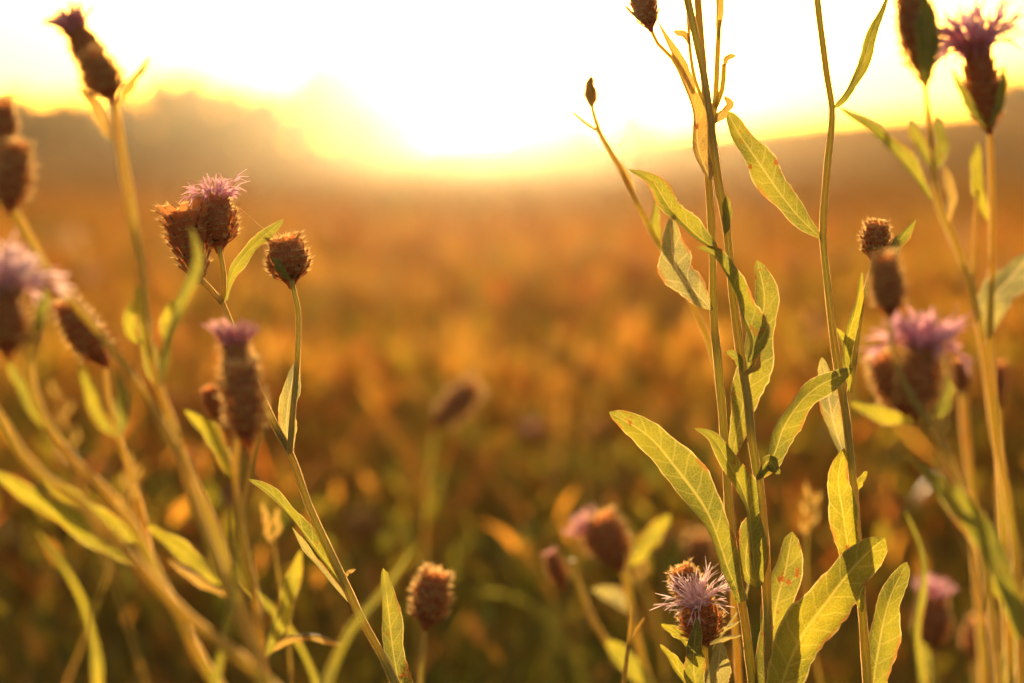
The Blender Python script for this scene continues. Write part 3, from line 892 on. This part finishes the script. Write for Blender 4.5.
make_leaf(a, [(748, 362), (755, 342), (742, 312), (728, 280), (716, 256), (696, 247)], 22, d0 - .01, 'leaf', roll=50, a=.5, b=.8, fold=30)
make_leaf(a, [(742, 372), (736, 356), (725, 352)], 9, d0 - .006, 'leaf', roll=20)
make_leaf(a, [(742, 375), (755, 365), (756, 345)], 10, d0 - .006, 'leaf_bud', roll=20)
make_leaf(a, [(731, 462), (742, 410), (757, 345), (765, 300), (757, 260)], 35, d0 + .01, 'leaf_spot', roll=15, a=.8, b=.6, fold=14)
make_leaf(a, [(742, 602), (730, 572), (708, 515), (678, 472), (648, 435), (609, 412)], 40, d0 - .004, 'leaf', roll=22, a=.75, b=.62, fold=22, neck=.35)
make_leaf(a, [(758, 590), (752, 545), (745, 500), (728, 462), (712, 437), (694, 428)], 24, d0 - .008, 'leaf', roll=45, a=.5, b=.75, fold=28, roll2=35)
make_leaf(a, [(762, 585), (748, 575), (750, 530), (760, 505)], 22, d0, 'leaf_spot', roll=10, a=.4, b=.6)
make_leaf(a, [(756, 480), (772, 458), (785, 425), (812, 392), (853, 368)], 27, d0 - .004, 'leaf', roll=22, a=.6, b=.6, fold=20)
make_leaf(a, [(757, 478), (768, 462), (780, 474)], 16, d0 - .006, 'leaf', roll=30)
make_leaf(a, [(768, 760), (768, 690), (776, 610), (786, 570), (792, 532)], 37, d0 + .006, 'leaf_spot', roll=15, a=.6, b=.4, fold=12)
make_leaf(a, [(762, 760), (795, 650), (828, 598), (858, 562), (885, 538)], 48, d0 - .012, 'leaf_yellow', roll=25, a=.8, b=.45, fold=16, wave=.08)
make_stem(a, [(744, 600), (734, 551), (729, 502), (723, 430)], d0 + .02, 1.3, 1.2, 'stem_amber', name='branch')

# ---- pale slightly soft stem left of the tall plant
dd = .87
a = plant('slim pale golden stem with a small pointed bud, left of the tall leafy plant', 720, dd)
make_stem(a, [(735, 620), (728, 480), (714, 360), (695, 310), (672, 265), (655, 238), (638, 205), (620, 168), (599, 131), (592, 106)], dd, 3, 2.2, 'stem_amber', True)
make_stem(a, [(597, 130), (585, 122), (573, 112)], dd, 1.4, 1.2, 'stem_amber', name='branch')
for k_, (w_, ro_) in enumerate(((12, 5), (11, 40), (11, -35))):
    make_leaf(a, [(592, 107), (590 + k_, 96), (590, 86), (591, 74)], w_, dd - .001 * k_, 'leaf_bud', roll=ro_, name='bud_scale', a=.6, b=.9, fold=25, serr=0)
make_leaf(a, [(638, 208), (628, 180), (620, 160)], 6, dd, 'leaf_bud', roll=20)
make_leaf(a, [(660, 246), (654, 220), (658, 196)], 10, dd, 'leaf_yellow', roll=20)

# ---- D: right stem
d2 = .81
a = plant('slender upright stem with leaf pairs, standing right of the tall leafy plant', 868, d2)
make_stem(a, [(869, 700), (864, 637), (860, 577), (856, 521), (851, 462), (845, 410), (835, 350), (828, 290), (823, 235), (826, 180), (830, 140), (832, 109), (826, 70), (821, 30), (816, -10), (810, -60)], d2, 4.4, 2.6, 'stem', True, hairs=30000, sides=12)
make_leaf(a, [(833, 108), (846, 93), (862, 66), (874, 30), (890, -10)], 11, d2, 'leaf', roll=40, a=.5, b=.7)
make_leaf(a, [(823, 240), (795, 212), (762, 168), (740, 135), (727, 111)], 29, d2, 'leaf_spot', roll=15, a=.75, b=.55, fold=14)
make_stem(a, [(850, 392), (856, 350), (862, 305), (872, 268), (875, 256)], d2 + .005, 2.6, 2.2, 'stem', name='branch', hairs=20000)
make_head(a, (874, 258), (877, 226), 24, d2 + .012, 'bud', seed=55, fringe=1.4)
make_leaf(a, [(874, 285), (888, 262), (900, 240), (916, 219)], 13, d2, 'leaf', roll=30)
make_leaf(a, [(850, 392), (846, 350), (856, 310), (862, 272)], 13, d2, 'leaf_yellow', roll=25)
make_leaf(a, [(848, 372), (848, 350), (836, 328)], 12, d2 + .01, 'leaf_yellow', roll=25)
make_leaf(a, [(850, 470), (836, 430), (828, 395), (822, 357)], 21, d2 + .015, 'leaf_pale', roll=15)
make_leaf(a, [(862, 612), (852, 565), (843, 515), (838, 480), (844, 448)], 28, d2 - .006, 'leaf_yellow', roll=15, a=.6, b=.55)
make_leaf(a, [(856, 492), (860, 482), (867, 471)], 7, d2, 'leaf_yellow', roll=25)
make_leaf(a, [(868, 760), (876, 660), (888, 605), (907, 562)], 33, d2, 'leaf', roll=20, a=.6, b=.55)

# ---- E: the nearer soft heads on the right
dG = .655
TIP = (923, 354)
a = plant('near soft pink flower crowded by dark brown heads on the right', 985, dG)
make_stem(a, [(1000, 690), (985, 570), (962, 487), (940, 440), (924, 412)], dG, 6, 4, 'stem', True)
make_stem(a, [(930, 425), (905, 385), (892, 345), (888, 310)], dG - .01, 4, 3.4, 'stem', name='branch')
make_stem(a, [(924, 412), (916, 400), (905, 400)], dG + .01, 3, 3, 'stem', name='branch')
make_head(a, (916, 416), TIP, 44, dG, 'bud', 'wide', 'pink', seed=60, fringe=1.6, fscale=1.2)
make_head(a, (904, 410), (882, 362), 36, dG + .015, 'bud', seed=61, fringe=2.0)
make_head(a, (890, 314), (885, 262), 34, dG - .01, 'bud', seed=62, fringe=1.7)
make_leaf(a, [(930, 420), (885, 416), (850, 403)], 15, dG + .02, 'leaf_yellow', roll=20)
make_leaf(a, [(932, 420), (944, 405), (948, 378)], 17, dG + .02, 'leaf', roll=20)
make_leaf(a, [(1020, 640), (1000, 570), (968, 512), (930, 478), (905, 455)], 26, dG - .01, 'leaf', roll=45, a=.5, b=.7)
make_leaf(a, [(970, 520), (945, 500), (935, 470)], 14, dG, 'leaf_yellow', roll=20)
make_leaf(a, [(1018, 640), (1008, 600), (985, 575)], 18, dG, 'leaf_yellow', roll=20)

dH = .67
a = plant('blurred stem at top right carrying a dark head wrapped by a long green bract', 1020, dH)
make_stem(a, [(1022, 700), (1017, 570), (1006, 490), (996, 440), (988, 380), (972, 290), (950, 232), (938, 205), (932, 150), (927, 105), (924, 76)], dH, 6, 3.2, 'stem_amber', True)
make_head(a, (925, 80), (911, -8), 40, dH, 'slim', seed=65, fringe=1.4)
make_leaf(a, [(925, 84), (928, 40), (922, -10)], 24, dH - .012, 'leaf', roll=15, name='bract_leaf')
make_leaf(a, [(931, 200), (905, 160), (877, 134), (838, 107)], 15, dH + .03, 'leaf', roll=35, a=.6, b=.8)
make_leaf(a, [(934, 170), (922, 150), (910, 122)], 14, dH + .02, 'leaf', roll=25)
make_leaf(a, [(936, 170), (942, 145), (936, 118)], 13, dH + .02, 'leaf', roll=25)
make_leaf(a, [(944, 230), (950, 195), (944, 165)], 12, dH + .02, 'leaf_bud', roll=25)
make_stem(a, [(972, 288), (975, 220), (978, 190)], dH + .02, 2.4, 2, 'stem_amber', name='branch')

a = plant('blurred spiky purple flower on a straight stem at the top right corner', 1000, dH + .02)
make_stem(a, [(1012, 700), (1000, 470), (990, 340), (992, 270), (992, 200), (990, 140), (988, 122)], dH + .02, 5, 3.4, 'stem_amber', True)
make_head(a, (989, 128), (976, 52), 38, dH + .02, 'bud', 'wide', 'pink', seed=67, fringe=1.2, fscale=1.65)
make_leaf(a, [(990, 128), (1000, 98), (1004, 66)], 12, dH + .01, 'leaf', roll=25, name='bract_leaf')
make_leaf(a, [(986, 128), (966, 100), (951, 68)], 9, dH + .01, 'leaf', roll=25, name='bract_leaf')
make_leaf(a, [(988, 222), (977, 185), (977, 142)], 13, dH + .02, 'leaf_yellow', roll=25)
make_leaf(a, [(988, 340), (994, 300), (1015, 272), (1040, 248)], 36, dH + .02, 'leaf_pale', roll=20)
make_head(a, (962, 392), (960, 362), 17, 1.12, 'slim', seed=68)
make_stem(a, [(985, 690), (972, 500), (966, 440), (962, 390)], 1.12, 4, 3.5, 'stem_amber', name='branch')
make_head(a, (998, 405), (1000, 366), 14, 1.15, 'slim', seed=69)
make_stem(a, [(1004, 690), (1000, 500), (998, 403)], 1.15, 2.5, 2, 'stem_amber', name='branch')

dd = 1.12
a = plant('dim pink topped knapweed low at the right with a dark head', 935, dd)
make_stem(a, [(934, 720), (934, 670), (932, 642)], dd, 3, 2.4, 'stem', True)
make_head(a, (932, 645), (934, 602), 31, dd, 'bud', 'tuft', 'pink', seed=71)
make_leaf(a, [(934, 690), (926, 655), (910, 625)], 14, dd, 'leaf', roll=20)
dd = 1.25
a = plant('dark brown bud blurred in the lower right between leaf and pink topped head', 978, dd)
make_stem(a, [(976, 720), (976, 680), (977, 655)], dd, 2.4, 2, 'stem', True)
make_head(a, (977, 655), (980, 622), 28, dd, 'bud', seed=72)

# ---- thin stalks and blades filling the gaps, each on its own root
CL = [
 ('stalk', [(150, 700), (120, 600), (85, 500), (60, 400)], .58, 2.0, 'thin leaning dry stalk in front of the dark brown bud at lower left'),
 ('stalk', [(60, 700), (95, 610), (118, 540), (135, 470)], .60, 1.8, 'fine straw stalk rising through the crossing of the long yellow leaves'),
 ('blade', [(205, 720), (222, 640), (236, 570), (226, 500)], .62, 10, 'soft green blade just left of the blurred double head stem'),
 ('blade', [(100, 720), (92, 640), (70, 580), (36, 530)], 1.15, 9, 'arched pale blade low in the left corner'),
 ('blade', [(330, 730), (300, 650), (262, 600), (225, 575)], 1.05, 8, 'narrow arched blade crossing below the double head'),
 ('stalk', [(292, 700), (288, 640), (276, 560), (270, 520)], 1.0, 1.4, 'fine straw stalk between the double head and the sharp left stem'),
 ('blade', [(600, 720), (560, 640), (520, 600), (478, 590)], 1.5, 9, 'blurred arched blade in the open ground at bottom centre'),
 ('blade', [(545, 740), (552, 650), (545, 580), (520, 530)], 1.6, 9, 'upright blurred blade left of the small purple bud at bottom centre'),
 ('stalk', [(830, 720), (812, 640), (806, 560), (812, 500)], 1.1, 1.4, 'thin stalk showing behind the broad bright leaf at lower right'),
 ('blade', [(930, 720), (915, 640), (922, 560), (905, 510)], 1.0, 10, 'soft green blade between the slender upright stem and the pink topped head'),
 ('stalk', [(1010, 720), (985, 600), (950, 500), (938, 420)], .60, 1.8, 'thin stalk leaning left under the near pink flower'),
 ('blade', [(1000, 760), (1004, 680), (1020, 600), (1050, 540)], .7, 14, 'yellow blurred blade in the lower right corner'),
 ('stalk', [(668, 720), (662, 650), (650, 600), (628, 560)], 1.3, 1.4, 'thin stalk behind the yellow leaves left of the sharp pink flower'),
]
for kd, pts, dd, w, lab in CL:
    a = plant(lab, pts[0][0], dd, name='dry_stalk' if kd == 'stalk' else 'grass_blade', cat='stalk' if kd == 'stalk' else 'shoot')  # blades here are single grass blades, stalks are dry grass
    if kd == 'stalk':
        make_stem(a, pts, dd, w, w * .6, 'stem_amber', True)
        e = pts[-1]; q = pts[-2]; ux, uy = (e[0] - q[0]) / 60, (e[1] - q[1]) / 60
        for k in range(5):
            bx, by = e[0] - ux * k * 9, e[1] - uy * k * 9
            make_leaf(a, [(bx, by), (bx + (6 if k % 2 else -6), by - 9), (bx + (7 if k % 2 else -7) + ux * 8, by - 18)], 5, dd, 'leaf_bud', roll=20, name='spikelet', serr=0)
    else:
        b0 = pts[0]
        g_ = a.location
        make_stem(a, [(b0[0], b0[1] + 60), b0], dd, 2, 1.6, 'stem', True)
        make_leaf(a, pts, w, dd, 'leaf' if w > 9 else 'leaf_yellow', roll=35, a=.25, b=.6, fold=25, serr=0)

# ---- spider silk between the left plant's flower and its lone bud
mb = MB()
tube(mb, catmull([(*P(236, 204, d0), .00011), (*P(258, 224, d0), .00011), (*P(281, 243, d0), .00011)], .004), 5)
sk = mb.build('spider_thread', [M['fringe']])
tag(sk, 'fine strand of spider silk between the pink wilted flower and the lone bud', 'spider silk')
